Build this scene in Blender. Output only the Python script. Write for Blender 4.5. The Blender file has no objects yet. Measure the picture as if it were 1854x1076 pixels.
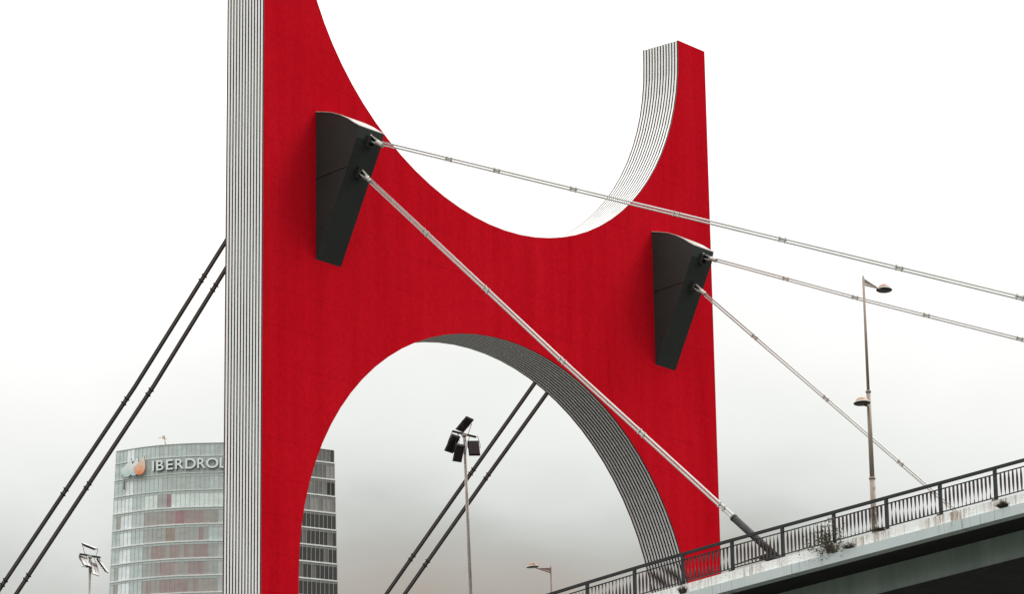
import bpy, math, random
from mathutils import Vector, Matrix
random.seed(7)
S = bpy.context.scene
# ------------------------------------------------------------------ camera
# world: X runs along the red wall, Y runs away through the bridge (deck axis), Z up, metres
CAM = Vector((-81.2048, -77.4367, -15.2279))
R_ = Vector((0.63681221, -0.77087536, -0.01487904))
U_ = Vector((-0.20261876, -0.18593855, 0.96144292))
F_ = Vector((0.74391925, 0.60924382, 0.27460175))
cd = bpy.data.cameras.new('camera'); co = bpy.data.objects.new('camera', cd)
S.collection.objects.link(co)
m = Matrix(((R_.x, U_.x, -F_.x, CAM.x), (R_.y, U_.y, -F_.y, CAM.y), (R_.z, U_.z, -F_.z, CAM.z), (0, 0, 0, 1)))
co.matrix_world = m
cd.sensor_width = 36; cd.lens = 6211.585 / 1854 * 36
cd.clip_start = 1; cd.clip_end = 9000
S.camera = co
S.view_settings.view_transform = 'Standard'; S.view_settings.look = 'None'
S.view_settings.exposure = 0.0; S.view_settings.gamma = 1.0
S.view_settings.use_curve_mapping = False

# ------------------------------------------------------------------ world: overcast sky
W = bpy.data.worlds.new('World'); S.world = W; W.use_nodes = True
nt = W.node_tree; nt.nodes.clear(); N = nt.nodes.new; L = nt.links.new
SUN_EL, SUN_AZ = math.radians(48), math.radians(34)   # azimuth measured from +X towards -Y
out = N('ShaderNodeOutputWorld')
sky = N('ShaderNodeTexSky'); sky.sky_type = 'NISHITA'; sky.sun_disc = False
sky.sun_elevation = SUN_EL; sky.sun_rotation = math.radians(90) + SUN_AZ
bgs = N('ShaderNodeBackground'); bgs.inputs['Strength'].default_value = 0.06
L(sky.outputs['Color'], bgs.inputs['Color'])
tc = N('ShaderNodeTexCoord')
sep = N('ShaderNodeSeparateXYZ'); L(tc.outputs['Generated'], sep.inputs[0])
def math_(op, a, b=None, c=None, clamp=False):
    n = N('ShaderNodeMath'); n.operation = op; n.use_clamp = clamp
    for i, v in enumerate((a, b, c)):
        if v is None: continue
        if isinstance(v, (int, float)): n.inputs[i].default_value = v
        else: L(v, n.inputs[i])
    return n.outputs[0]
# the bank of cloud is thickest in one compass direction and thins to both sides
bear = N('ShaderNodeVectorMath'); bear.operation = 'DOT_PRODUCT'
L(tc.outputs['Generated'], bear.inputs[0]); bear.inputs[1].default_value = (0.6369, -0.7710, 0)
a = math_('ADD', bear.outputs['Value'], -0.004)
side = math_('MINIMUM', math_('MULTIPLY', math_('MULTIPLY', a, a), 1.5), 0.023)
nz = N('ShaderNodeTexNoise'); nz.inputs['Scale'].default_value = 9; nz.inputs['Detail'].default_value = 5
mp = N('ShaderNodeMapping'); mp.inputs['Scale'].default_value = (1, 1, 2.0)
L(tc.outputs['Generated'], mp.inputs[0]); L(mp.outputs[0], nz.inputs['Vector'])
wob = math_('MULTIPLY', math_('SUBTRACT', nz.outputs[0], 0.5), 0.05)
h = math_('ADD', math_('ADD', sep.outputs['Z'], side), wob)
ramp = N('ShaderNodeValToRGB'); cr = ramp.color_ramp
def st(pos, col):
    e = cr.elements.new(pos); e.color = (*col, 1)
cr.elements[0].position = 0.0; cr.elements[0].color = (0.10, 0.10, 0.10, 1)
cr.elements[1].position = 1.0; cr.elements[1].color = (2.7, 2.68, 2.65, 1)
st(0.10, (0.22, 0.215, 0.20)); st(0.180, (0.39, 0.352, 0.308)); st(0.193, (0.455, 0.418, 0.372)); st(0.205, (0.505, 0.497, 0.458))
st(0.217, (0.62, 0.64, 0.605)); st(0.228, (0.77, 0.785, 0.755)); st(0.241, (0.88, 0.895, 0.862)); st(0.260, (0.97, 0.975, 0.945))
st(0.302, (1.16, 1.16, 1.13)); st(0.40, (1.95, 1.95, 1.92))
L(h, ramp.inputs[0])
# sky dimmed towards -Y, out of view, added to darken the bracket fronts
dim = math_('SUBTRACT', 1.0, math_('MULTIPLY', math_('MAXIMUM', math_('MULTIPLY', sep.outputs['Y'], -1.0), 0.0), 0.45))
bgc = N('ShaderNodeBackground'); L(ramp.outputs[0], bgc.inputs['Color']); L(dim, bgc.inputs['Strength'])
mixs = N('ShaderNodeMixShader'); mixs.inputs[0].default_value = 0.96
L(bgs.outputs[0], mixs.inputs[1]); L(bgc.outputs[0], mixs.inputs[2]); L(mixs.outputs[0], out.inputs[0])

# ------------------------------------------------------------------ sun (veiled)
sd = bpy.data.lights.new('sun', 'SUN'); sd.energy = 1.9; sd.angle = math.radians(28); sd.color = (1, 0.96, 0.9)
so = bpy.data.objects.new('sun', sd); S.collection.objects.link(so)
sdir = Vector((math.cos(SUN_EL) * math.cos(SUN_AZ), -math.cos(SUN_EL) * math.sin(SUN_AZ), math.sin(SUN_EL)))
so.rotation_euler = sdir.to_track_quat('Z', 'Y').to_euler(); so.location = (0, 0, 60)

# ------------------------------------------------------------------ helpers
class MB:
    def __init__(s): s.v = []; s.f = []; s.m = []; s.s = []
    def add(s, vs, fs, mi=0, smooth=False):
        o = len(s.v); s.v += [tuple(v) for v in vs]
        for f in fs: s.f.append([o + i for i in f]); s.m.append(mi); s.s.append(smooth)
        return s
    def hexa(s, p, mi=0):   # p: 8 corners, bottom 4 ccw then top 4
        return s.add(p, [(3, 2, 1, 0), (4, 5, 6, 7), (0, 1, 5, 4), (1, 2, 6, 5), (2, 3, 7, 6), (3, 0, 4, 7)], mi)
    def box(s, x0, x1, y0, y1, z0, z1, mi=0):
        return s.hexa([(x0, y0, z0), (x1, y0, z0), (x1, y1, z0), (x0, y1, z0), (x0, y0, z1), (x1, y0, z1), (x1, y1, z1), (x0, y1, z1)], mi)
    def obox(s, c, ax, ay, az, hx, hy, hz, mi=0):
        c = Vector(c); ax, ay, az = [Vector(q).normalized() for q in (ax, ay, az)]
        P = [c + ax * (i * hx) + ay * (j * hy) + az * (k * hz) for k in (-1, 1) for i, j in ((-1, -1), (1, -1), (1, 1), (-1, 1))]
        return s.hexa(P, mi)
    def bar(s, a, b, w, h, up=(0, 0, 1), mi=0):
        a, b = Vector(a), Vector(b); d = (b - a).normalized()
        x = d.cross(Vector(up)).normalized(); z = x.cross(d)
        return s.obox((a + b) / 2, d, x, z, (b - a).length / 2, w / 2, h / 2, mi)
    def tube(s, pts, rad, n=12, mi=0, cap=True):
        pts = [Vector(p) for p in pts]
        if isinstance(rad, (int, float)): rad = [rad] * len(pts)
        o = len(s.v); prev = None
        for i, p in enumerate(pts):
            d = (pts[min(i + 1, len(pts) - 1)] - pts[max(i - 1, 0)]).normalized()
            if prev is None:
                x = d.cross(Vector((0, 0, 1)))
                if x.length < 1e-3: x = d.cross(Vector((1, 0, 0)))
            else: x = prev - d * prev.dot(d)
            x.normalize(); prev = x; y = d.cross(x)
            for k in range(n):
                t = 2 * math.pi * k / n
                s.v.append(tuple(p + x * (rad[i] * math.cos(t)) + y * (rad[i] * math.sin(t))))
        for i in range(len(pts) - 1):
            for k in range(n):
                k2 = (k + 1) % n
                s.f.append([o + i * n + k, o + i * n + k2, o + (i + 1) * n + k2, o + (i + 1) * n + k]); s.m.append(mi); s.s.append(True)
        if cap:
            s.f.append([o + k for k in range(n)][::-1]); s.m.append(mi); s.s.append(False)
            e = o + (len(pts) - 1) * n
            s.f.append([e + k for k in range(n)]); s.m.append(mi); s.s.append(False)
        return s
    def lathe(s, c, prof, axis=(0, 0, 1), n=28, mi=0):
        c = Vector(c); d = Vector(axis).normalized()
        x = d.cross(Vector((0, 1, 0))).normalized() if abs(d.y) < .9 else Vector((1, 0, 0)); y = d.cross(x)
        o = len(s.v)
        for r, z in prof:
            for k in range(n):
                t = 2 * math.pi * k / n
                s.v.append(tuple(c + d * z + x * (r * math.cos(t)) + y * (r * math.sin(t))))
        for i in range(len(prof) - 1):
            for k in range(n):
                k2 = (k + 1) % n
                s.f.append([o + i * n + k, o + i * n + k2, o + (i + 1) * n + k2, o + (i + 1) * n + k]); s.m.append(mi); s.s.append(True)
        return s
    def build(s, name, mats, parent=None, loc=None):
        me = bpy.data.meshes.new(name)
        org = Vector(loc) if loc is not None else (parent_world(parent) if parent else Vector((0, 0, 0)))
        me.from_pydata([tuple(Vector(v) - org) for v in s.v], [], s.f)
        if not isinstance(mats, (list, tuple)): mats = [mats]
        for mt in mats: me.materials.append(mt)
        me.polygons.foreach_set('material_index', s.m); me.polygons.foreach_set('use_smooth', s.s)
        me.update()
        o = bpy.data.objects.new(name, me); S.collection.objects.link(o)
        if parent: o.parent = parent; o.location = org - parent_world(parent)
        else: o.location = org
        return o
def parent_world(o):
    v = Vector((0, 0, 0))
    while o: v += Vector(o.location); o = o.parent
    return v
def empty(name, loc): 
    o = bpy.data.objects.new(name, None); S.collection.objects.link(o); o.location = loc; o.empty_display_size = .3
    return o
def tag(o, label=None, cat=None, group=None, kind=None):
    if label: o['label'] = label
    if cat: o['category'] = cat
    if group: o['group'] = group
    if kind: o['kind'] = kind
    return o
def superell(th, p, q):
    r = 1.0; c, s_ = abs(math.cos(th)), abs(math.sin(th))
    for _ in range(30):
        g = (r * c) ** p + (r * s_) ** q - 1
        r -= g / ((p * (r * c) ** p + q * (r * s_) ** q) / r)
    return r

# ------------------------------------------------------------------ materials
def mat(name, col, rough=.5, metal=0.0, spec=.5):
    m = bpy.data.materials.new(name); m.use_nodes = True
    b = m.node_tree.nodes['Principled BSDF']
    b.inputs['Base Color'].default_value = (*col, 1); b.inputs['Roughness'].default_value = rough
    b.inputs['Metallic'].default_value = metal; b.inputs['Specular IOR Level'].default_value = spec
    return m
class NB:
    def __init__(s, m): s.t = m.node_tree; s.b = s.t.nodes['Principled BSDF']; s.co = s.t.nodes.new('ShaderNodeTexCoord')
    def n(s, ty, **kw):
        k = s.t.nodes.new(ty)
        for a, v in kw.items(): setattr(k, a, v)
        return k
    def l(s, a, b): s.t.links.new(a, b)
    def map(s, scale=(1, 1, 1), rot=(0, 0, 0), src='Object'):
        k = s.n('ShaderNodeMapping'); k.inputs['Scale'].default_value = scale; k.inputs['Rotation'].default_value = rot
        s.l(s.co.outputs[src], k.inputs[0]); return k.outputs[0]
    def noise(s, vec, scale, detail=4, rough=.55):
        k = s.n('ShaderNodeTexNoise'); k.inputs['Scale'].default_value = scale; k.inputs['Detail'].default_value = detail
        k.inputs['Roughness'].default_value = rough; s.l(vec, k.inputs['Vector']); return k.outputs[0]
    def ramp(s, fac, stops):
        k = s.n('ShaderNodeValToRGB'); c = k.color_ramp
        c.elements[0].position, c.elements[0].color = stops[0][0], (*stops[0][1], 1)
        c.elements[1].position, c.elements[1].color = stops[-1][0], (*stops[-1][1], 1)
        for p_, q_ in stops[1:-1]:
            e = c.elements.new(p_); e.color = (*q_, 1)
        s.l(fac, k.inputs[0]); return k.outputs[0]
    def mix(s, fac, a, b, mode='MIX'):
        k = s.n('ShaderNodeMix', data_type='RGBA', blend_type=mode)
        for i, v in ((0, fac), (6, a), (7, b)):
            if isinstance(v, (int, float)): k.inputs[i].default_value = v
            elif isinstance(v, tuple): k.inputs[i].default_value = (*v, 1)
            else: s.l(v, k.inputs[i])
        return k.outputs[2]
    def bump(s, hgt, strength, dist=.02):
        k = s.n('ShaderNodeBump'); k.inputs['Strength'].default_value = strength; k.inputs['Distance'].default_value = dist
        s.l(hgt, k.inputs['Height']); s.l(k.outputs[0], s.b.inputs['Normal'])
def G(v): return (v, v, v)

def red_mat():
    m = mat('red_panel', (.55, .004, .012), .85, 0, .0); b = NB(m)
    v = b.map((1, 1, 1))
    streak = b.noise(b.map((1.6, 1.6, .10)), 1.0, 5, .6)
    patch = b.noise(b.map((.35, .35, .22)), 1.0, 3)
    fine = b.noise(v, 7, 6, .75)
    c = b.ramp(streak, [(.3, (.445, .0042, .0105)), (.5, (.49, .0053, .0125)), (.72, (.535, .0072, .016))])
    c = b.mix(b.ramp(patch, [(.35, G(0)), (.7, G(.35))]), c, (.555, .0105, .022))
    c = b.mix(1.0, c, b.ramp(fine, [(.35, G(.88)), (.65, G(1.08))]), 'MULTIPLY')
    br = b.n('ShaderNodeTexBrick'); b.l(b.map((1, 1, 1), (math.radians(90), 0, 0)), br.inputs['Vector'])
    for k_, v_ in (('Scale', 1.0), ('Mortar Size', .011), ('Mortar Smooth', .3), ('Brick Width', 6.1), ('Row Height', 1.32), ('Bias', 0.0)): br.inputs[k_].default_value = v_
    br.offset = .37; br.inputs['Color1'].default_value = (1, 1, 1, 1); br.inputs['Color2'].default_value = (.975, .975, .975, 1); br.inputs['Mortar'].default_value = (.66, .6, .6, 1)
    brk = b.mix(b.ramp(b.noise(b.map((.5, .5, .7)), 1.3, 2), [(.40, G(.15)), (.62, G(.9))]), (1, 1, 1), br.outputs['Color'])
    c = b.mix(1.0, c, brk, 'MULTIPLY')
    b.l(c, b.b.inputs['Base Color'])
    b.bump(fine, .12, .01)
    return m
def white_slat_mat():
    m = mat('white_slat', (.8, .79, .76), .5); b = NB(m)
    n1 = b.noise(b.map((3, 3, .7)), 1.2, 4, .6)
    b.l(b.ramp(n1, [(.25, (.80, .79, .76)), (.5, (.86, .855, .835)), (.75, (.89, .885, .87))]), b.b.inputs['Base Color']); return m
def noisy(name, c0, c1, scale=3, rough=.5, stretch=(1, 1, 1), metal=0, bump=0, spec=.5):
    m = mat(name, c0, rough, metal, spec); b = NB(m)
    f = b.noise(b.map(stretch), scale, 5, .6)
    b.l(b.ramp(f, [(.35, c0), (.65, c1)]), b.b.inputs['Base Color'])
    if bump: b.bump(f, bump, .01)
    return m
def kerb_mat():
    m = mat('stained_kerb_concrete', (.72, .72, .70), .85); b = NB(m)
    base = b.ramp(b.noise(b.map((1, 1.4, 1)), 2.2, 6, .7), [(.3, (.80, .82, .79)), (.6, (.90, .91, .89))])
    st1 = b.noise(b.map((1, 5.5, .55)), 1.5, 6, .7)
    zone = b.noise(b.map((.3, .75, .2)), 1.0, 3, .6)
    f = b.n('ShaderNodeMath', operation='MULTIPLY')
    b.l(b.ramp(st1, [(.46, G(0)), (.62, G(1))]), f.inputs[0]); b.l(b.ramp(zone, [(.42, G(0)), (.58, G(1))]), f.inputs[1])
    c = b.mix(f.outputs[0], base, (.33, .23, .16))
    sp = b.noise(b.map((1, 1, 2.2)), 9, 5, .75)
    c = b.mix(b.ramp(sp, [(.57, G(0)), (.68, G(.8))]), c, (.24, .19, .15))
    drip = b.noise(b.map((1, 15, .25)), 1.1, 3, .5)
    c = b.mix(b.ramp(drip, [(.66, G(0)), (.74, G(.8))]), c, (.20, .11, .065))
    # rust bleeding from the foot of every railing post, and cracks along the casting joints
    sx = b.n('ShaderNodeSeparateXYZ'); b.l(b.co.outputs['Object'], sx.inputs[0])
    def mth(op, p, q, cl=False):
        k = b.n('ShaderNodeMath', operation=op, use_clamp=cl)
        for i_, v_ in ((0, p), (1, q)):
            if v_ is None: continue
            if isinstance(v_, (int, float)): k.inputs[i_].default_value = v_
            else: b.l(v_, k.inputs[i_])
        return k.outputs[0]
    fr = mth('FRACT', mth('MULTIPLY', mth('ADD', sx.outputs['Y'], 11.87 + 188 + .94), 1 / 1.88), None)
    near = mth('SUBTRACT', 1.0, mth('MULTIPLY', mth('ABSOLUTE', mth('SUBTRACT', fr, .5), None), 9.0), True)
    rs = mth('MULTIPLY', near, b.ramp(b.noise(b.map((1, 9, .6)), 2.0, 4, .6), [(.44, G(0)), (.64, G(.75))]), True)
    c = b.mix(rs, c, (.27, .15, .085))
    b.l(c, b.b.inputs['Base Color']); b.bump(sp, .4, .02); return m
def fascia_mat():
    m = mat('pale_blue_fascia', (.5, .58, .57), .6); b = NB(m)
    base = b.ramp(b.noise(b.map((1, .8, .5)), 1.2, 4), [(.3, (.56, .64, .63)), (.7, (.64, .705, .70))])
    drip = b.noise(b.map((1, 11, .35)), 1.3, 5, .6)
    zone = b.noise(b.map((.3, .5, .2)), 1.0, 3, .6)
    f = b.n('ShaderNodeMath', operation='MULTIPLY')
    b.l(b.ramp(drip, [(.52, G(0)), (.68, G(1))]), f.inputs[0]); b.l(b.ramp(zone, [(.44, G(.05)), (.6, G(.85))]), f.inputs[1])
    c = b.mix(f.outputs[0], base, (.20, .24, .22))
    d2 = b.noise(b.map((1, 22, .15)), 1.0, 2, .5)
    c = b.mix(b.ramp(d2, [(.72, G(0)), (.78, G(.8))]), c, (.06, .06, .055))
    b.l(c, b.b.inputs['Base Color']); return m
M = dict(
    red=red_mat(), white=white_slat_mat(),
    gap=noisy('dark_gap_steel', (.016, .014, .012), (.028, .025, .022), 2, .9, spec=.1),
    trim=mat('dark_edge_trim', (.05, .045, .042), .6),
    bracket=noisy('charcoal_bracket_steel', (.026, .030, .027), (.031, .036, .032), 1.0, .6, bump=.05, spec=.2),
    topplate=noisy('skylit_top_plate', (.30, .29, .26), (.42, .41, .37), 3, .4),  # paler than the bracket: sky light on its top put into the colour
    weld=mat('weld_strip_steel', (.022, .022, .021), .6),
    cable=noisy('galvanised_cable', (.50, .495, .465), (.58, .575, .55), .5, .4, (1, 1, 1), .15),
    darkcable=noisy('dark_sheathed_cable', (.040, .034, .030), (.050, .043, .038), 1, .42),
    fork=noisy('cast_steel_fork', (.42, .40, .36), (.58, .56, .52), 12, .45, metal=.3),
    dark=noisy('charcoal_rail_paint', (.018, .020, .020), (.030, .033, .033), 5, .6, bump=.1, spec=.3),
    balu=noisy('oxide_brown_baluster', (.040, .026, .026), (.065, .040, .040), 9, .6),
    kerb=kerb_mat(), fascia=fascia_mat(),
    web=noisy('grey_green_girder_paint', (.27, .34, .315), (.38, .45, .42), 1.4, .55, (1, 1.3, .16)),
    soffit=noisy('dark_underside_concrete', (.014, .013, .014), (.028, .026, .026), 2, .9),  # near-black base colour shared by slab, flanges and bottom plate
    asphalt=noisy('road_asphalt', (.045, .045, .046), (.07, .07, .07), 12, .95, bump=.3),
    lamp=noisy('tan_lamp_paint', (.25, .195, .15), (.30, .235, .185), 2, .6),
    lampdome=noisy('faded_orange_dome', (.36, .23, .165), (.45, .31, .23), 3, .5),
    lamprim=mat('pale_lamp_rim', (.48, .44, .39), .4),
    lens=mat('dark_lamp_lens', (.022, .016, .016), .3),
    sticker=noisy('paper_stickers', (.55, .53, .5), (.25, .2, .2), 25, .7),
    mast=noisy('galvanised_mast', (.33, .31, .28), (.48, .46, .43), 5, .5, (1, 1, .3)),
    flood=mat('black_floodlight_shell', (.012, .011, .011), .5),
    glassl=mat('pale_floodlight_glass', (.75, .76, .72), .25),
    brown=mat('brown_fixture_shell', (.10, .07, .06), .5),
    leaf=noisy('dusty_olive_leaf', (.075, .075, .045), (.13, .125, .075), 30, .8),
    twig=noisy('dry_twig', (.06, .045, .032), (.10, .078, .055), 20, .9),
    drygrass=noisy('dry_dark_grass', (.035, .026, .020), (.075, .055, .040), 20, .9),
    ground=noisy('riverside_ground', (.045, .047, .036), (.08, .078, .065), .05, .95),
)

# ------------------------------------------------------------------ ground and river
GZ, WZ = -17.0, -18.6
g = MB()
prof = [(6000, GZ), (-32, GZ), (-32.4, WZ - 1.5), (-66, WZ - 1.5), (-66.4, GZ), (-6000, GZ)]
for (y0, z0), (y1, z1) in zip(prof[:-1], prof[1:]):
    g.add([(-6000, y0, z0), (6000, y0, z0), (6000, y1, z1), (-6000, y1, z1)], [(3, 2, 1, 0)])
tag(g.build('ground', M['ground']), kind='structure')
wm = mat('river_water', (.06, .085, .075), .12); b = NB(wm)
b.bump(b.noise(b.map((1, 1, 1)), .9, 4), .35, .1)
w = MB(); w.add([(-6000, -32.3, WZ), (6000, -32.3, WZ), (6000, -66.1, WZ), (-6000, -66.1, WZ)], [(3, 2, 1, 0)])
tag(w.build('river', wm), kind='structure')

# ------------------------------------------------------------------ red pylon
WID, TH, HT = 26.0, 1.7796, 32.784
def upper(n, off=0.0):    # upper cut-out, from right top to left top, y = z
    pts = []; a, bb, p, q, zt = 11.1807, 9.9679, 1.9773, 1.9483, 32.1446
    for i in range(n + 1):
        th = math.pi * i / n; r = superell(th, p, q)
        pts.append((13 + a * r * math.cos(th), zt - bb * r * math.sin(th)))
    return [(pts[0][0] + .01, HT)] + pts + [(pts[-1][0] - .01, HT)]
def lower(n):             # arch, from left foot to right foot
    pts = []; a, bb, p, z0 = 11.1741, 10.3569, 2.0304, 7.5858
    for i in range(n + 1):
        th = math.pi - math.pi * i / n; r = superell(th, p, p)
        pts.append((13 + a * r * math.cos(th), z0 + bb * r * math.sin(th)))
    return [(1.83, GZ - .5), (1.83, 3.0)] + pts + [(24.17, 3.0), (24.17, GZ - .5)]
UP, LO = upper(40), lower(40)
def offset_path(path, d):   # shift a polyline to its right-hand side by d
    res = []
    for i, p in enumerate(path):
        a = Vector(path[max(i - 1, 0)]); c = Vector(path[min(i + 1, len(path) - 1)]); p = Vector(p)
        d1 = (p - a).normalized() if i > 0 else (c - p).normalized()
        d2 = (c - p).normalized() if i < len(path) - 1 else d1
        n1 = Vector((d1.y, -d1.x)); n2 = Vector((d2.y, -d2.x)); nn = (n1 + n2).normalized()
        k = d / max(.5, nn.dot(n1)); res.append(tuple(p + nn * k))
    return res
def wall_plate(mb, y0, y1, ins, mf, mr, zt=HT):
    lo = offset_path(LO, -ins) if ins else LO      # solid lies to the left of arch path (going left->right over the top)
    up = offset_path(UP, -ins) if ins else UP
    ol = [(ins, GZ - .5)] + [(lo[0][0], lo[0][1])] + lo[1:] + [(WID - ins, GZ - .5), (WID - ins, zt)] + [(up[0][0], zt)] + up[1:-1] + [(up[-1][0], zt), (ins, zt)]
    n = len(ol); vs = [(x, y0, z) for x, z in ol] + [(x, y1, z) for x, z in ol]
    mb.add(vs, [tuple(range(n)), tuple(range(2 * n - 1, n - 1, -1))], mf)
    mb.add(vs, [(i, i + n, (i + 1) % n + n, (i + 1) % n) for i in range(n)], mr)
    return mb
py = empty('bridge_pylon', (13, .9, GZ))
tag(py, 'huge red bridge pylon with striped inner edges and an arch cut through it', 'bridge pylon')
wall_plate(MB(), 0.0, .035, 0, 0, 1).build('front_panel', [M['red'], M['trim']], py)
wall_plate(MB(), TH - .035, TH, 0, 0, 1).build('back_panel', [M['red'], M['trim']], py)
wall_plate(MB(), .037, TH - .037, .118, 0, 0, HT - .03).build('core', M['gap'], py)
def cladding(name, path, step_w=.087):
    # path runs so that the open air lies to its right-hand side
    mb = MB(); outp = path; inn = offset_path(path, -.115)
    for k in range(12):
        y0 = .062 + .1425 * k; y1 = y0 + step_w
        o = len(mb.v); n = len(path)
        for (xo, zo), (xi, zi) in zip(outp, inn):
            mb.v += [(xi, y0, zi), (xo, y0, zo), (xo, y1, zo), (xi, y1, zi)]
        for i in range(n - 1):
            for e in range(3):
                mb.f.append([o + 4 * i + e, o + 4 * i + e + 1, o + 4 * i + 4 + e + 1, o + 4 * i + 4 + e]); mb.m.append(0 if e == 1 else 1); mb.s.append(False)
        for e in (0, n - 1):
            mb.f.append([o + 4 * e + q for q in range(4)]); mb.m.append(0); mb.s.append(False)
    return mb.build(name, [M['white'], M['gap']], py)
def sub(path, every):
    keep = [path[0]] + [p for i, p in enumerate(path[1:-1]) if i % every == 0] + [path[-1]]
    return keep
cladding('arch_cladding', LO, .080)
cladding('upper_cladding', UP)
cladding('outer_cladding', [(0, HT), (0, 20), (0, 8), (0, GZ)])
cladding('outer_cladding', [(WID, GZ), (WID, 8), (WID, 20), (WID, HT)])

BX, BW = (2.6602, 22.0894), 1.2834
PROF = [(0, 18.78), (0, 24.17), (.33, 24.09), (.73, 23.98), (1.12, 23.81), (1.51, 23.58), (1.78, 23.38), (2.02, 23.22), (1.93, 22.82)]
def bracket(bx, sgn, y0):
    mb = MB(); n = len(PROF)
    P0 = [(bx, y0 + sgn * a, z) for a, z in PROF]; P1 = [(bx + BW, y0 + sgn * a, z) for a, z in PROF]
    fl = [tuple(range(n)), tuple(range(2 * n - 1, n - 1, -1))] + [(i, i + n, (i + 1) % n + n, (i + 1) % n) for i in range(n)]
    mb.add(P0 + P1, fl)
    o = mb.build('cable_bracket', M['bracket'], py)
    # top cap plate slightly proud
    t = MB()
    for i in range(1, 7):
        (a0, z0), (a1, z1) = PROF[i], PROF[i + 1]
        t.hexa([(bx - .02, y0 + sgn * a0, z0 + .003), (bx + BW + .02, y0 + sgn * a0, z0 + .003), (bx + BW + .02, y0 + sgn * a1, z1 + .003), (bx - .02, y0 + sgn * a1, z1 + .003),
                (bx - .02, y0 + sgn * a0, z0 + .035), (bx + BW + .02, y0 + sgn * a0, z0 + .035), (bx + BW + .02, y0 + sgn * a1, z1 + .035), (bx - .02, y0 + sgn * a1, z1 + .035)])
    t.build('top_plate', M['topplate'], o)
    s = MB()
    s.bar((bx - .012, y0 + sgn * .005, 21.75), (bx - .012, y0 + sgn * 1.41, 21.88), .03, .05)
    s.bar((bx - .004, y0 + sgn * .07, 18.86), (bx - .004, y0 + sgn * 1.90, 22.80), .012, .02)
    s.build('weld_strip', M['weld'], o)
    for a, z in ((.33, 23.1), (.62, 23.12), (.30, 19.9), (.62, 20.0)):
        MB().box(bx - .012, bx, y0 + sgn * a - .025, y0 + sgn * a + .025, z - .025, z + .025).build('bolt', M['weld'], o)
    # sockets on the sloping face
    fd = Vector((0, sgn * 1.93, 22.82 - 18.78)).normalized(); fn = Vector((0, sgn * fd.z, -abs(fd.y)))
    for (a, z) in ((1.93, 22.82), (1.44, 21.79)):
        c = Vector((bx + BW / 2, y0 + sgn * a, z)); r = MB()
        for dx, dz, hx, hz in ((-.15, 0, .022, .19), (.15, 0, .022, .19), (0, .17, .128, .022), (0, -.17, .128, .022)):
            r.obox(c + Vector((dx, 0, 0)) + fd * dz + fn * .04, (1, 0, 0), fn, fd, hx, .085, hz)
        r.build('socket', M['weld'], o)
    return o
for bx in BX: bracket(bx, -1, 0.0)
for bx in BX: bracket(bx, 1, TH)

# ------------------------------------------------------------------ stay cables
def cable(label, group, x, pts, rad, gap, mt, clamps, fork=True, sleeve=None, splay=None):
    """pts: list of (y, z) from pylon down to deck, all in the plane x"""
    e = empty('stay_cable', (x, pts[-1][0], pts[-1][1])); tag(e, label, 'bridge cable', group)
    P = [Vector((x, y, z)) for y, z in pts]
    d = (P[-1] - P[0]).normalized(); nrm = Vector((1, 0, 0)).cross(d).normalized()
    if nrm.z < 0: nrm = -nrm
    start = P[0] + (P[1] - P[0]).normalized() * (.66 if fork else 0)
    endp = P[-1]
    for s_ in (1, -1):
        pp = [start + nrm * gap * s_] + [q + nrm * gap * s_ for q in P[1:-1]] + [endp + nrm * gap * s_]
        MB().tube(pp, rad, 12).build('strand', mt, e)
    def on(y):
        for a, b_ in zip(P[:-1], P[1:]):
            if (a.y - y) * (b_.y - y) <= 0: return a.lerp(b_, (y - a.y) / (b_.y - a.y))
        return P[-1]
    for y in clamps:
        c = on(y); k = MB()
        for dd in (-.11, .11):
            k.obox(c + d * dd, d, (1, 0, 0), nrm, .018, rad + .010, gap + rad + .008)
        k.tube([c - d * .16, c + d * .16], .018, 8)
        k.tube([c - d * .11 + nrm * (gap + rad), c - d * .11 + nrm * (gap + rad + .022)], .009, 6)
        k.tube([c + d * .11 + nrm * (gap + rad), c + d * .11 + nrm * (gap + rad + .022)], .009, 6)
        k.build('clamp', M['gap'] if mt is M['darkcable'] else M['fork'], e)
    if fork:
        f = MB(); a = P[0]; d0 = (P[1] - P[0]).normalized()
        for s_ in (1, -1):
            f.bar(a - d0 * .12 + nrm * .088 * s_, a + d0 * .40 + nrm * .062 * s_, .055, .042, up=nrm)
        f.tube([a + d0 * .34, a + d0 * .42, a + d0 * .46, a + d0 * .56, a + d0 * .60, a + d0 * .70], [.065, .095, .095, .075, .088, .082], 14)
        f.tube([a - d0 * .02 - nrm * .125, a - d0 * .02 + nrm * .125], .026, 8)
        f.build('fork_end', M['fork'] if mt is M['cable'] else M['gap'], e)
    if sleeve:
        (y0, z0), (y1, z1), half = sleeve
        A, B = Vector((x, y0, z0)), Vector((x, y1, z1)); dd = (B - A).normalized(); nn = Vector((1, 0, 0)).cross(dd)
        MB().tube([A, B], half, 20).build('sleeve', M['dark'], e)
        t = MB(); t.tube([A - dd * .02, A + dd * .06], half * 1.06, 20); t.build('sleeve_collar', M['trim'], e)
        s = MB()
        zk = z1 - .02
        s.bar((x - .35, B.y + .02, zk + .12), (x - .72, B.y + 1.1, zk - .16), .035, .035)
        s.bar((x - .5, B.y - .05, zk + .02), (x - .8, B.y + .45, zk - .1), .04, .04)
        s.box(x - .75, x + .1, B.y - .35, B.y + .15, zk - .12, zk - .05)
        s.build('anchor_strut', M['dark'], e)
    return e
XL, XR = BX[0] + BW / 2, BX[1] + BW / 2
GF, GB = 'stay cables in front of the pylon', 'back stay cables behind the pylon'
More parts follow.
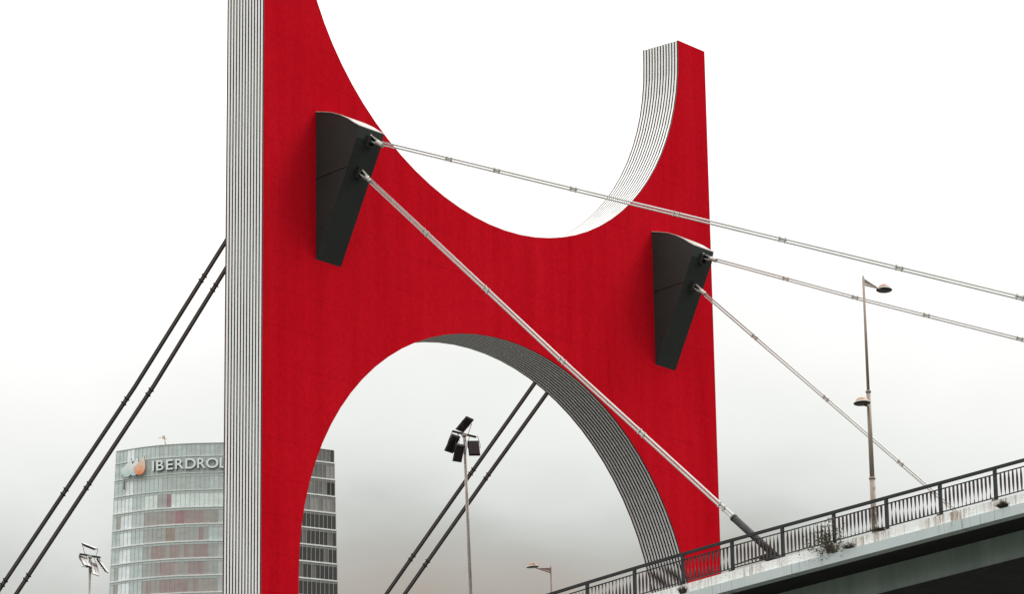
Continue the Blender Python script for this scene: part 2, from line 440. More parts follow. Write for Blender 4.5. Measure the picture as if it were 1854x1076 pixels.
cable('upper pale twin cable from the near bracket, crossing in front of the upper cut-out', GF, XL,
      [(-1.98, 22.93), (-2.29, 22.72 - .01), (-15.09, 17.4), (-27.65, 12.16), (-39.8, 7.10)], .030, .045, M['cable'],
      [-5.53, -7.64, -10.9, -15.09, -19.14, -23.38, -27.51], sleeve=((-37.6, 8.02), (-39.6, 7.19), .12))
cable('steep pale twin cable from the near bracket down to the dark sleeve at the railing', GF, XL,
      [(-1.50, 21.82), (-1.75, 21.57), (-10.3, 13.4), (-16.76, 7.36), (-18.5, 5.74)], .036, .050, M['cable'],
      [-4.46, -7.12, -10.3, -13.46, -16.5], sleeve=((-16.93, 7.19), (-18.52, 5.70), .115))
cable('upper pale twin cable from the far bracket, passing behind the street lamp', GF, XR,
      [(-1.98, 22.93), (-2.48, 22.69), (-8.94, 19.9), (-16.11, 16.92), (-39.8, 7.10)], .030, .045, M['cable'],
      [-5.82, -8.94, -12.04, -15.93, -20.2, -24.5], sleeve=((-37.6, 8.02), (-39.6, 7.19), .12))
cable('steep thin pale twin cable from the far bracket, ending behind the railing', GF, XR,
      [(-1.50, 21.82), (-1.79, 21.57), (-7.44, 16.25), (-12.86, 11.12), (-18.5, 5.74)], .030, .045, M['cable'],
      [-4.28, -7.44, -10.61, -13.8], sleeve=((-16.93, 7.19), (-18.52, 5.70), .115))
cable('upper of the two dark cables left of the pylon', GB, XL, [(3.75, 21.86), (4.98, 20.6), (9.5, 16.02), (16.46, 9.51), (24.2, 2.45)], .055, .038, M['darkcable'],
      [6.12, 10.0, 13.1, 16.25, 19.5])
cable('lower of the two dark cables left of the pylon', GB, XL, [(3.3, 21.3), (4.97, 19.57), (8.56, 15.85), (15.56, 9.19), (22.7, 2.55)], .055, .038, M['darkcable'],
      [5.54, 8.75, 11.88, 15.0, 18.3])
cable('upper of the two dark cables seen through the arch', GB, XR, [(3.75, 21.9), (6.63, 19.26), (9.91, 16.2), (14.58, 11.79), (24.2, 2.45)], .055, .038, M['darkcable'],
      [9.92, 13.19, 16.4])
cable('lower of the two dark cables seen through the arch', GB, XR, [(3.3, 21.3), (5.96, 18.78), (9.13, 15.86), (13.58, 11.65), (22.9, 2.55)], .055, .038, M['darkcable'],
      [9.13, 12.41, 15.7])

# ------------------------------------------------------------------ deck
def ZK(y):      # top of the kerb along the deck, which steepens a little towards the pylon
    n = -y; e = max(0.0, 18.5 - max(n, 8.5)); z = 5.13 + .0805 * (n - 15.46) - .0021 * e * e
    return z - (.042 * (8.5 - n) if n < 8.5 else 0.0)
Y0, Y1 = 70.0, -95.0
def strip(mb, prof, mi=0, ya=Y0, yb=Y1, closed=True, cut=70):
    """prof: (x, dz) loop; extruded along the deck axis"""
    n = len(prof); ys = [ya + (yb - ya) * i / cut for i in range(cut + 1)]
    vs = [(x, y, ZK(y) + dz) for y in ys for x, dz in prof]
    fs = []
    for k in range(cut):
        for i in range(n):
            j = (i + 1) % n; fs.append((k * n + i, (k + 1) * n + i, (k + 1) * n + j, k * n + j))
    fs += [tuple(range(n)), tuple(range(cut * n + n - 1, cut * n - 1, -1))]
    return mb.add(vs, fs, mi)
dk = empty('bridge_deck', (13, -15, ZK(-15))); tag(dk, 'sloping bridge deck with stained white kerb and grey-green girder', 'bridge deck')
for sx in (0, 1):
    X = (lambda x: x) if sx == 0 else (lambda x: 26 - x)
    strip(MB(), [(X(2.32), 0), (X(2.80), 0), (X(2.80), -.30), (X(2.32), -.325)]).build('kerb', M['kerb'], dk)
    strip(MB(), [(X(2.20), -.318), (X(2.315), -.300), (X(2.315), -.328), (X(2.6), -.328), (X(2.6), -.61), (X(2.22), -.61)]).build('fascia', M['fascia'], dk)
    strip(MB(), [(X(3.90), -.61), (X(3.96), -.61), (X(3.96), -1.43), (X(3.90), -1.43)]).build('girder_web', M['web'], dk)
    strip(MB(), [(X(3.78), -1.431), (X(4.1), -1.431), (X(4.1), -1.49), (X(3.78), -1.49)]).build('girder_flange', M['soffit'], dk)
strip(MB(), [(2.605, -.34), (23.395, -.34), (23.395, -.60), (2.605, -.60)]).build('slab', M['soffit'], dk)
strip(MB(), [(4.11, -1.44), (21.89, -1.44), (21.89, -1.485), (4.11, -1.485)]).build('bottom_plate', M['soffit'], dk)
strip(MB(), [(2.81, -.16), (23.19, -.16), (23.19, -.335), (2.81, -.335)]).build('road_surface', M['asphalt'], dk)

# ------------------------------------------------------------------ railings
def railing(xr, ya, yb, label):
    e = empty('bridge_railing', (xr, ya, ZK(ya))); tag(e, label, 'railing')
    sp = 1.88; n0 = math.ceil((-26.87 - ya) / -sp - 1e-6) if False else None
    k0 = math.ceil((ya + 26.87) / -sp); k1 = math.floor((yb + 26.87) / -sp)
    ys = [-26.87 - sp * k for k in range(k0, k1 + 1)]
    za = lambda y, h: ZK(y) + h
    strip(MB(), [(xr - .045, .932), (xr + .045, .932), (xr + .045, 1.018), (xr - .045, 1.018)], 0, ya, yb, True, 24).build('top_rail', M['dark'], e)
    for i, y in enumerate(ys):
        p = MB(); p.box(xr - .045, xr + .045, y - .045, y + .045, ZK(y) + .02, ZK(y) + .93)
        p.box(xr - .09, xr + .09, y - .11, y + .11, ZK(y) + .004, ZK(y) + .03)
        for q in (-.08, .08): p.box(xr - .07, xr - .04, y + q - .015, y + q + .015, ZK(y) + .03, ZK(y) + .055)
        p.build('post', M['dark'], e)
    rnd = random.Random(3)
    for a, b_ in zip(ys[:-1], ys[1:]):
        mb = MB(); A, B = a - .046, b_ + .046
        mb.bar((xr, A, za(A, .79)), (xr, B, za(B, .79)), .04, .028)
        mb.bar((xr, A, za(A, .105)), (xr, B, za(B, .105)), .04, .028)
        nb = 12; ph = rnd.choice((0.6, .9, 2.2, .75)); tw = rnd.choice((1, 1, -1)) * math.pi * .8
        for k in range(nb):
            y = A + (B - A) * (k + 1) / (nb + 1); z0, z1 = za(y, .12), za(y, .776)
            o = len(mb.v); NS = 9; jit = rnd.uniform(-.16, .16) + .05 * k
            for j in range(NS + 1):
                t = ph + jit + tw * j / NS; z = z0 + (z1 - z0) * j / NS
                cx, cy = math.cos(t), math.sin(t)
                for sx, sy in ((-1, -1), (1, -1), (1, 1), (-1, 1)):
                    px, pyy = sx * .033, sy * .005
                    mb.v.append((xr + px * cx - pyy * cy, y + px * cy + pyy * cx, z))
            for j in range(NS):
                for q in range(4):
                    mb.f.append([o + 4 * j + q, o + 4 * j + (q + 1) % 4, o + 4 * j + 4 + (q + 1) % 4, o + 4 * j + 4 + q]); mb.m.append(1); mb.s.append(False)
        mb.build('baluster_panel', [M['dark'], M['balu']], e)
    return e
railing(2.42, 6.0, -37.0, 'dark metal railing with twisted balusters along the near kerb')
railing(23.58, 6.0, -37.0, 'dark metal railing along the far kerb of the deck')

# ------------------------------------------------------------------ street lamps
def lamp_head(parent, c, r, tilt):
    ax = Vector(tilt).normalized()
    h = MB(); h.lathe(c, [(r, 0), (r * 1.02, .012), (r * .97, .030), (r * .66, .075)], ax, 32)
    o = h.build('lamp_head', M['lamprim'], parent)
    MB().lathe(Vector(c) + ax * .060, [(r * .78, 0), (r * .70, .055), (r * .48, .105), (r * .22, .132), (.001, .138)], ax, 32).build('dome', M['lampdome'], o)
    MB().lathe(c, [(.001, -.022), (r * .5, -.020), (r * .95, -.010), (r * 1.005, .002)], ax, 32).build('lens', M['lens'], o)
    return o
def street_lamp(x, y, sgn, label, second):
    zb = ZK(y) - .16 if True else 0
    e = empty('street_lamp', (x, y, zb)); tag(e, label, 'street lamp', 'street lamps on the bridge')
    zt = 4.97 + .0805 * (-y - 15.46) + 8.2
    p = MB()
    p.tube([(x, y, zb), (x, y, zb + .04)], .16, 20); 
    p.tube([(x, y, zb), (x, y, zb + 1.95)], .082, 20); p.tube([(x, y, zb + 1.95), (x, y, zb + 4.62)], [.072, .062], 20)
    p.tube([(x, y, zb + 4.62), (x, y, zt)], [.046, .036], 16)
    p.build('pole', M['lamp'], e)
    for zc, r in ((1.95, .098), (4.62, .082)):
        MB().tube([(x, y, zb + zc - .03), (x, y, zb + zc + .03)], r, 20).build('collar', M['lamp'], e)
    MB().tube([(x, y, zt), (x, y, zt + .05), (x, y, zt + .32)], [.03, .008, .006], 8).build('finial', M['mast'], e)
    # slotted gusset arm
    a = MB(); x0 = x + sgn * .035; x1 = x + sgn * .90
    a.bar((x0, y, zt - .235), (x1 + sgn * .05, y, zt - .17), .035, .026)
    a.bar((x0, y, zt - .05), (x0 + sgn * .70, y, zt - .165), .03, .022)
    for k in range(9):
        t = (k + .5) / 9; xx = x0 + sgn * .66 * t
        a.bar((xx, y, zt - .055 - .115 * .66 * t / .7), (xx, y, zt - .235 + .065 * .66 * t / .9), .022, .02, up=(0, 1, 0))
    a.add([(x0, y - .006, zt - .055), (x0 + sgn * .66, y - .006, zt - .17), (x0, y - .006, zt - .15), (x0, y + .006, zt - .055), (x0 + sgn * .66, y + .006, zt - .17), (x0, y + .006, zt - .15)],
          [(0, 1, 2), (5, 4, 3), (0, 3, 4, 1), (1, 4, 5, 2), (2, 5, 3, 0)])
    a.build('arm', M['lamp'], e)
    lamp_head(e, (x + sgn * 1.13, y, zt - .165), .245, (sgn * .08, .03, 1))
    if second:
        MB().tube([(x, y, zb + 4.16), (x - sgn * .22, y, zb + 4.16)], .03, 10).build('bracket_arm', M['lamp'], e)
        lamp_head(e, (x - sgn * .37, y, zb + 4.19), .255, (-sgn * .04 + .07, .07, 1))
    rnd = random.Random(5); 
    for i in range(4):
        t = -2.1 + rnd.uniform(-.3, .3); zz = zb + .5 + i * .38
        c = Vector((x + .0835 * math.cos(t), y + .0835 * math.sin(t), zz)); n = Vector((math.cos(t), math.sin(t), 0))
        MB().obox(c, n, n.cross(Vector((0, 0, 1))), (0, 0, 1), .002, .035, .05).build('sticker', M['sticker'], e)
    return e
street_lamp(2.78, -22.42, 1, 'tall tan street lamp with two round heads, rising from behind the near railing', True)
street_lamp(22.0, 5.33, -1, 'street lamp under the arch, only its top and left-pointing arm showing above the railing', True)

# ------------------------------------------------------------------ floodlight masts
VR = Vector((0.637, -0.771, 0)).normalized()      # image-right on the level
VF = Vector((0.774, 0.634, 0)).normalized()
def flood_mast(base, top, label, heads, face, shell):
    e = empty('floodlight_mast', base); tag(e, label, 'floodlight mast', 'floodlight masts beyond the pylon')
    base, top = Vector(base), Vector(top); L_ = (top - base).length
    pts = [base.lerp(top, t) for t in (0, .35, .36, .7, 1)]
    MB().tube(pts, [.12, .10, .085, .07, .055], 16).build('pole', M['mast'], e)
    j = base.lerp(top, .36); MB().tube([j - Vector((0, 0, .05)), j + Vector((0, 0, .05))], .108, 16).build('collar', M['mast'], e)
    tip = MB(); tip.tube([top, top + Vector((0, 0, .12))], [.07, .13], 12); tip.build('pole_head', M['mast'], e)
    c = top + Vector((0, 0, .13)); bd = VR * .47 + Vector((0, 0, -.105)) + VF * .1 * face
    MB().bar(c - bd, c + bd, .07, .075).build('crossbar', M['dark'], e)
    for (dx, dz, df, U3, V3, arm) in heads:
        hc = c + VR * dx + Vector((0, 0, dz)) + VF * df
        u = VR * U3[0] + Vector((0, 0, U3[1])) + VF * U3[2]; v = VR * V3[0] + Vector((0, 0, V3[1])) + VF * V3[2]
        hw, hh = u.length / 2 * 1.08, v.length / 2 * 1.06; u.normalize(); v.normalize(); v = (v - u * v.dot(u)).normalized(); w_ = u.cross(v)
        if w_.dot(VF) * face < 0: w_ = -w_          # the glass looks away from, or towards, the river bank
        b_ = MB(); P = []
        for k, sc in ((-1, .84), (1, 1.0)):
            for i, jj in ((-1, -1), (1, -1), (1, 1), (-1, 1)): P.append(hc + u * (i * hw * sc) + v * (jj * hh * sc) + w_ * (k * .035))
        b_.hexa(P)
        for q in range(5 if shell is M['brown'] else 0):
            b_.obox(hc - w_ * .05 + v * (hh * (-.6 + .3 * q)), u, v, w_, hw * .7, .008, .02)
        o = b_.build('floodlight', shell, e)
        g_ = MB().obox(hc + w_ * .038 - v * hh * .26, u, v, w_, hw * .90, hh * .66, .003)
        g_.build('glass', M['glassl'] if shell is M['brown'] else M['lens'], o)
        if shell is M['brown']: MB().obox(hc + w_ * .044 - v * hh * .26, u, v, w_, .008, hh * .64, .003).build('glass_bar', shell, o)
        y_ = MB(); a0 = c + bd * arm
        for s_ in (-1, 1):
            y_.tube([a0 + u * (s_ * hw * .7), hc + u * (s_ * (hw + .03)) + v * hh * .45, hc + u * (s_ * (hw + .015)) - v * hh * .05], .011, 6)
        y_.tube([a0 - u * hw * .7, a0 + u * hw * .7], .011, 6)
        y_.build('yoke', M['dark'], o)
    bx = MB(); bx.obox(top + Vector((0, 0, -.36)) - VR * .1, VR, VF, (0, 0, 1), .07, .05, .03)
    bx.tube([top + Vector((0, 0, -.36)) - VR * .35, top + Vector((0, 0, -.36)) + VR * .05], .014, 6)
    for s_ in (-1, 1):
        bx.tube([top + VR * .05 + Vector((0, 0, -.05)), top + VR * (.10) + Vector((0, 0, -.3)), top + VR * .05 + Vector((0, 0, -.75))], .012, 6)
    bx.build('cable_box', M['dark'], e)
    return e
# seen from their backs / from below: flat black shells
t1 = Vector((20.62, 8.53, 17.02)); b1d = Vector((21.90, 9.36, 10.91)) - t1
def down(t, d, z): return t + d * ((z - t.z) / d.z)
base1 = down(t1, b1d.normalized() * 1.0, ZK(9) - .16)
heads1 = [(-.467, -.404, -.05, (.318, -.073, .20), (.305, .595, -.27), -.75),
          (-.219, -.80, -.12, (.34, -.03, .12), (.143, .634, -.25), -.25),
          (.386, -.58, -.05, (.423, .02, .10), (-.057, .62, .12), .8),
          (.03, .384, 0, (.282, -.073, .25), (.425, .423, -.36), .05)]
flood_mast(base1, t1, 'leaning floodlight mast with four black lights, seen through the arch', heads1, 1, M['flood'])
t2 = Vector((21.90, 31.3, 15.50)); base2 = down(t2, Vector((.012, .004, -1)), ZK(31) - .16)
heads2 = [(-.213, -.275, -.1, (.297, -.048, .22), (-.297, .528, .50), -.7),
          (.22, -.636, -.1, (.253, -.07, .18), (-.18, .627, .45), .1),
          (.557, -.462, 0, (.05, .02, .30), (-.47, .64, .03), .8),
          (-.03, .42, 0, (.62, -.26, .0), (.035, .085, .40), 0)]
flood_mast(base2, t2, 'floodlight mast with tilted pale-faced lights at the lower left, beside the glass tower', heads2, -1, M['brown'])

# ------------------------------------------------------------------ glass tower far behind
TC = Vector((392.05, 384.25, 0)); ROOF = 143.75
TR = Vector((0.6377, -0.7703, 0)).normalized(); TF = Vector((0.7703, 0.6377, 0)).normalized()
PLAN = [(-21.8, 6.1), (-19.6, 4.75), (-17.2, 3.25), (-14.6, 2.05), (-11.8, 1.1), (-8, .3), (-4, -.05), (0, -.1), (4, .05), (7, .35), (9.2, .9), (11, 1.8), (13.2, 3.0), (16, 4.65), (18.9, 6.4), (21.3, 7.9)]
BACKP = [(21.0, 12), (15, 22), (5, 31), (-5, 30), (-15, 20), (-21.6, 11)]
def resample(pl, step):
    P = [Vector(p) for p in pl]; out_ = [P[0]]; acc = 0
    for a, b_ in zip(P[:-1], P[1:]):
        L_ = (b_ - a).length; pos = step - acc
        while pos <= L_ + 1e-9: out_.append(a.lerp(b_, pos / L_)); pos += step
        acc = L_ - (pos - step)
    if (out_[-1] - P[-1]).length > step * .3: out_.append(P[-1])
    else: out_[-1] = P[-1]
    return out_
tot = sum((Vector(b_) - Vector(a)).length for a, b_ in zip(PLAN[:-1], PLAN[1:]))
nb = round(tot / .93); FRONT = resample(PLAN, tot / nb)
def smooth_pl(pl):
    r = [p.copy() for p in pl]
    for _ in range(3):
        q = [p.copy() for p in r]
        for i in range(1, len(r) - 1): q[i] = (r[i - 1] + r[i] * 2 + r[i + 1]) / 4
        r = q
    return r
FRONT = smooth_pl(FRONT)
def tw(p, z, out_=0.0, nrm=None):
    k = 1 + .00127 * (ROOF - z)
    s_, d_ = (p[0] - 1.5) * k + 1.5, (p[1] - 12) * k + 12
    v = TC + TR * s_ + TF * d_; v.z = z
    if nrm is not None: v += (TR * nrm[0] + TF * nrm[1]) * out_
    return v
def pn(i, pl=FRONT):
    a, b_ = pl[max(i - 1, 0)], pl[min(i + 1, len(pl) - 1)]; t = (b_ - a).normalized(); return Vector((t.y, -t.x))
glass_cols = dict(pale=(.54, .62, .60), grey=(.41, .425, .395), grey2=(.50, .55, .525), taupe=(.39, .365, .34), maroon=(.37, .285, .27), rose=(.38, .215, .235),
                  blind=(.74, .82, .79), strip=(.84, .90, .91), brown=(.35, .28, .23),  # strip: sky reflection painted as a near-white glass colour
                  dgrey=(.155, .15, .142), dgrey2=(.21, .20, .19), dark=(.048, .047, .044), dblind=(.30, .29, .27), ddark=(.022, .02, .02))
GM = {}
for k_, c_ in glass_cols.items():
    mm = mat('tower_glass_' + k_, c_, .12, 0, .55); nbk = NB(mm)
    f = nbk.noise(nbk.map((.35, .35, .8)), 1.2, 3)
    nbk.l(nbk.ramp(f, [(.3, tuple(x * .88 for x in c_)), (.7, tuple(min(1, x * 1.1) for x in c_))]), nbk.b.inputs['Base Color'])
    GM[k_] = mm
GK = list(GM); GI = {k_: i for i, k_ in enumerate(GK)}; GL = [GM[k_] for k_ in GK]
ledge_m = noisy('white_tower_ledge', (.66, .68, .66), (.80, .82, .80), .6, .5)
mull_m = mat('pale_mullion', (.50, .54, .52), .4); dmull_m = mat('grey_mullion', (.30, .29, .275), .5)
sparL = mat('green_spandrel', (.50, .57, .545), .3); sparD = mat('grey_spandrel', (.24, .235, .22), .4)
tower = empty('office_tower', TC + Vector((0, 0, GZ))); tag(tower, 'distant curved glass office tower with pale ledges and a sign on top', 'tower')
FH = 3.425; FIRST = 2.55
levels = [ROOF] + [ROOF - FIRST - FH * i for i in range(0, 12)]
NB_ = len(FRONT) - 1
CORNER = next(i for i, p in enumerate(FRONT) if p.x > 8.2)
rg = random.Random(11)
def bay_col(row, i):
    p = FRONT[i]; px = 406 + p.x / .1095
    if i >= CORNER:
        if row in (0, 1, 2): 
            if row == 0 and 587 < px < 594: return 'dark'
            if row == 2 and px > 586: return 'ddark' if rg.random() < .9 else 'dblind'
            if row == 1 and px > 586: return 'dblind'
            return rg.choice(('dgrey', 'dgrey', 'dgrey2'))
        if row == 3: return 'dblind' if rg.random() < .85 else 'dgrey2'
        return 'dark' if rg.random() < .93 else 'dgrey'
    if 220 < px < 258: return 'strip' if 224 < px < 236 else ('pale' if row < 3 or px > 240 else 'blind')  # bright upright reflection painted into these bays, with paler bays beside it
    if row <= 2: return 'pale' if px < 285 else rg.choice(('grey2', 'grey2', 'pale'))
    if row == 3:
        if 289 < px < 304: return 'grey'
        if 304 < px < 312: return 'rose'
        return 'blind'
    if px < 222: return 'pale' if px < 208 else rg.choice(('taupe', 'grey', 'pale'))
    if px < 256: return 'pale'
    if px > 396: return 'pale' if row in (5,) else 'grey2'
    if row == 4: return 'rose' if 322 < px < 337 else ('maroon' if 305 < px < 370 else ('taupe' if px > 256 else 'grey'))
    if row == 5: return 'brown' if 303 < px < 318 else ('maroon' if 356 < px < 366 else ('grey' if px < 380 else 'pale'))
    if row == 6: return rg.choice(('maroon', 'maroon', 'taupe')) if 281 < px < 380 else 'grey'
    if row == 7: return rg.choice(('maroon', 'taupe')) if 285 < px < 380 else 'grey'
    return rg.choice(('maroon', 'maroon', 'maroon', 'taupe')) if px > 262 else 'grey2'
for r_ in range(len(levels) - 1):
    zt, zb = levels[r_], levels[r_ + 1]
    gz = MB()
    for i in range(NB_):
        n0, n1 = pn(i), pn(i + 1)
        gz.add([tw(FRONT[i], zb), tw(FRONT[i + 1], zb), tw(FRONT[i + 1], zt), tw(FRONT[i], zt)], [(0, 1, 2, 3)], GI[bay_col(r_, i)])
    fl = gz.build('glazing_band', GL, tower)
    mu = MB()
    for i in range(NB_ + 1):
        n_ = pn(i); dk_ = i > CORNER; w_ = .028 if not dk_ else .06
        t_ = Vector((-n_.y, n_.x)); a0 = tw(FRONT[i] - t_ * w_, zb, .0, n_); a1 = tw(FRONT[i] + t_ * w_, zb, 0, n_)
        b0 = tw(FRONT[i] - t_ * w_, zb, .06, n_); b1 = tw(FRONT[i] + t_ * w_, zb, .06, n_)
        U2 = Vector((0, 0, zt - zb)); mu.hexa([a0, a1, b1, b0, a0 + U2, a1 + U2, b1 + U2, b0 + U2], 1 if dk_ else 0)
    mu.build('mullions', [mull_m, dmull_m], fl)
    if r_ > 0 or True:
        lg = MB(); sp_ = MB()
        for i in range(NB_):
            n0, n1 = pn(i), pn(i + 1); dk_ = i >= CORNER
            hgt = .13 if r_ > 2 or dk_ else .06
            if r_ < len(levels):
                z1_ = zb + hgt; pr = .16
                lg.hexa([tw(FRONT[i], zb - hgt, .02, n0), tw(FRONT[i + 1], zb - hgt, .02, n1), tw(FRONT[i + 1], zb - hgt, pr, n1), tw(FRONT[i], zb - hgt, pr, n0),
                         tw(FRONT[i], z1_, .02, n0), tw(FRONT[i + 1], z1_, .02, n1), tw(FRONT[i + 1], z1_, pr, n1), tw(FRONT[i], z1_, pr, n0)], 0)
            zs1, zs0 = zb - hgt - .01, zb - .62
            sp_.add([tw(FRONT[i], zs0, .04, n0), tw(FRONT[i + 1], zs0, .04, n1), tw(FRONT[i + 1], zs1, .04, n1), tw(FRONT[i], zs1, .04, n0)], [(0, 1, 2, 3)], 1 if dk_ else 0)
        lg.build('ledge', [ledge_m], tower)
        sp_.build('spandrel', [sparL, sparD], tower)
cap = MB()
ring = [Vector(p) for p in FRONT] + [Vector(p) for p in BACKP]
for i in range(NB_):
    n0, n1 = pn(i), pn(i + 1)
    cap.hexa([tw(FRONT[i], ROOF, -.3, n0), tw(FRONT[i + 1], ROOF, -.3, n1), tw(FRONT[i + 1], ROOF, .12, n1), tw(FRONT[i], ROOF, .12, n0),
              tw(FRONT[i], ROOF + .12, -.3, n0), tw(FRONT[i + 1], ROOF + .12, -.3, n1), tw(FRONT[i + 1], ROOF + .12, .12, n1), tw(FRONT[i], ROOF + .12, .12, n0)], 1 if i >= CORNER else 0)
cap.build('roof_parapet', [mull_m, dmull_m], tower)
body = MB(); zb = levels[-1] - .01
nR = len(ring); vs = [tw(p, GZ) for p in ring] + [tw(p, zb) for p in ring]
body.add(vs, [(i, (i + 1) % nR, (i + 1) % nR + nR, i + nR) for i in range(nR)], 0)
br_ = [FRONT[-1]] + [Vector(p) for p in BACKP] + [FRONT[0]]
vs = [tw(p, zb) for p in br_] + [tw(p, ROOF - .02) for p in br_]; nQ = len(br_)
body.add(vs, [(i, i + 1, i + 1 + nQ, i + nQ) for i in range(nQ - 1)], 0)
body.add([tw(p, ROOF - .6) for p in ring], [tuple(range(nR))], 0)
body.build('tower_body', [GM['grey']], tower)
# sign: raised letters and a three-leaf emblem
def plan_at(s_):
    for i in range(NB_):
        if FRONT[i].x <= s_ <= FRONT[i + 1].x:
            t = (s_ - FRONT[i].x) / (FRONT[i + 1].x - FRONT[i].x); return FRONT[i].lerp(FRONT[i + 1], t), pn(i).lerp(pn(i + 1), t).normalized()
    return FRONT[-1], pn(NB_)
sign_m = noisy('pale_green_letter_face', (.76, .83, .80), (.84, .89, .87), .5, .4); sign_s = mat('dark_letter_side', (.10, .125, .12), .6)
def letter(ch, px, wpx):
    cu = bpy.data.curves.new('t', 'FONT'); cu.body = ch; cu.size = 1; cu.extrude = .11; cu.offset = .012 if ch != 'I' else .012
    ob = bpy.data.objects.new('t', cu); S.collection.objects.link(ob)
    bpy.context.view_layer.update()
    me = bpy.data.meshes.new_from_object(ob.evaluated_get(bpy.context.evaluated_depsgraph_get()))
    bpy.data.objects.remove(ob); bpy.data.curves.remove(cu)
    xs = [v.co.x for v in me.vertices]; ys = [v.co.y for v in me.vertices]
    cx, w0 = (min(xs) + max(xs)) / 2, max(xs) - min(xs); y0, h0 = min(ys), max(ys) - min(ys)
    s_ = (px - 406) * .1095; p, n_ = plan_at(s_); wm_ = wpx * .1095 * (1.0 if abs(n_.y) < .1 else 1.0 / max(.5, abs(n_.y)))
    Hh = 2.05; zc = levels[1] - FH / 2 + .12
    t_ = Vector((-n_.y, n_.x)); base = tw(p, zc, .42, n_); tv = TR * t_[0] + TF * t_[1]; nv = TR * n_[0] + TF * n_[1]
    if tv.dot(TR) < 0: tv = -tv
    for v in me.vertices:
        x_ = (v.co.x - cx) / w0 * wm_; y_ = ((v.co.y - y0) / h0 - .5) * Hh; d_ = v.co.z
        q = base + tv * x_ + Vector((0, 0, y_)) + nv * (d_ * 2.0) - parent_world(tower); v.co = q
    me.materials.clear(); me.materials.append(sign_m); me.materials.append(sign_s)
    for pl in me.polygons:
        pl.material_index = 0 if pl.normal.length and abs(pl.normal.dot(nv)) > .8 and (pl.center - (base - parent_world(tower))).dot(nv) > 0 else 1
    o = bpy.data.objects.new('sign_letter', me); S.collection.objects.link(o); o.parent = tower
for ch, x0, x1 in (('I', 279.3, 282.6), ('B', 286.6, 300.2), ('E', 304.2, 317.0), ('R', 320.5, 336.3), ('D', 338.5, 357.5), ('R', 360.0, 374.8), ('O', 375.5, 397.6), ('L', 399.8, 411.0), ('A', 412.5, 430)):
    letter(ch, (x0 + x1) / 2, x1 - x0)
def leaf_shape(px0, px1, py0, py1, mt, off, label=None):
    # a drop with a round foot and a pointed tip at the upper right
    w_, h_ = 1.0, 1.0
    pts = []
    for i in range(25):
        t = i / 24; ang = math.pi * (1.0 + t)          # round foot, left to right
        pts.append((.5 + .5 * math.cos(ang), .40 + .40 * math.sin(ang)))
    for i in range(1, 9):
        t = i / 8; pts.append((1.0 - .16 * t ** 1.6, .40 + .60 * t))
    for i in range(1, 10):
        t = i / 10; pts.append((.84 - .84 * t ** .75 * (1), 1.0 - .60 * t ** .62 * 1.0))
    mb = MB(); n = len(pts); V0 = []; V1 = []
    for x_, y_ in pts:
        px = px0 + (px1 - px0) * x_; py_ = py1 + (py0 - py1) * y_
        s_ = (px - 406) * .1095; p, n_ = plan_at(s_)
        z = levels[1] - FH / 2 + (843.3 - (py_ - (-.0155) * 0 - drop(px))) * .1062
        V0.append(tw(p, z, off, n_)); V1.append(tw(p, z, off + .22, n_))
    mb.add(V0 + V1, [tuple(range(n - 1, -1, -1)), tuple(range(n, 2 * n))], 0)
    mb.add(V0 + V1, [(i, (i + 1) % n, (i + 1) % n + n, i + n) for i in range(n)], 1)
    o = mb.build('emblem_leaf', [mt, sign_s], tower)
    if label: o['label'] = label
def drop(px):      # how far a level line on the curved face falls below its height at the middle of the face
    p, _ = plan_at((px - 406) * .1095); return p[1] * 2.1 - (px - 406) * .0155 + .2
def grad(name, c0, c1, z0, z1):
    mm = mat(name, c0, .4); k = NB(mm); sp = k.n('ShaderNodeSeparateXYZ'); k.l(k.co.outputs['Object'], sp.inputs[0])
    mr = k.n('ShaderNodeMapRange'); mr.inputs[1].default_value = z0; mr.inputs[2].default_value = z1; k.l(sp.outputs['Z'], mr.inputs[0])
    nn = k.noise(k.map((1, 1, 1)), 1.1, 4); ad = k.n('ShaderNodeMath', operation='ADD'); mu_ = k.n('ShaderNodeMath', operation='MULTIPLY_ADD')
    k.l(nn, mu_.inputs[0]); mu_.inputs[1].default_value = .5; mu_.inputs[2].default_value = -.25; k.l(mr.outputs[0], ad.inputs[0]); k.l(mu_.outputs[0], ad.inputs[1])
    k.l(k.ramp(ad.outputs[0], [(0.1, c0), (.9, c1)]), k.b.inputs['Base Color']); return mm
zl = levels[1] - GZ
leafG = grad('green_white_leaf_print', (.40, .60, .50), (.76, .82, .78), zl - 3.9, zl - .6)
leafB = grad('blue_white_leaf_print', (.42, .57, .60), (.80, .84, .84), zl - 3.9, zl - .8)
leafO = grad('orange_white_leaf_print', (.80, .24, .06), (.80, .70, .56), zl - 3.4, zl + .2)
leaf_shape(221.5, 243.5, 833.0, 868.8, leafG, .42)
leaf_shape(238.0, 256.0, 831.0, 867.2, leafB, .66)
leaf_shape(248.0, 269.0, 829.0, 865.8, leafO, .90, 'orange leaf of the emblem')
pk, nk = plan_at((228.5 - 406) * .1095)
MB().tube([tw(pk, levels[1] - 5.6, .6, nk), tw(pk, levels[1] - 3.4, .6, nk)], .14, 8).build('emblem_post', sign_s, tower)
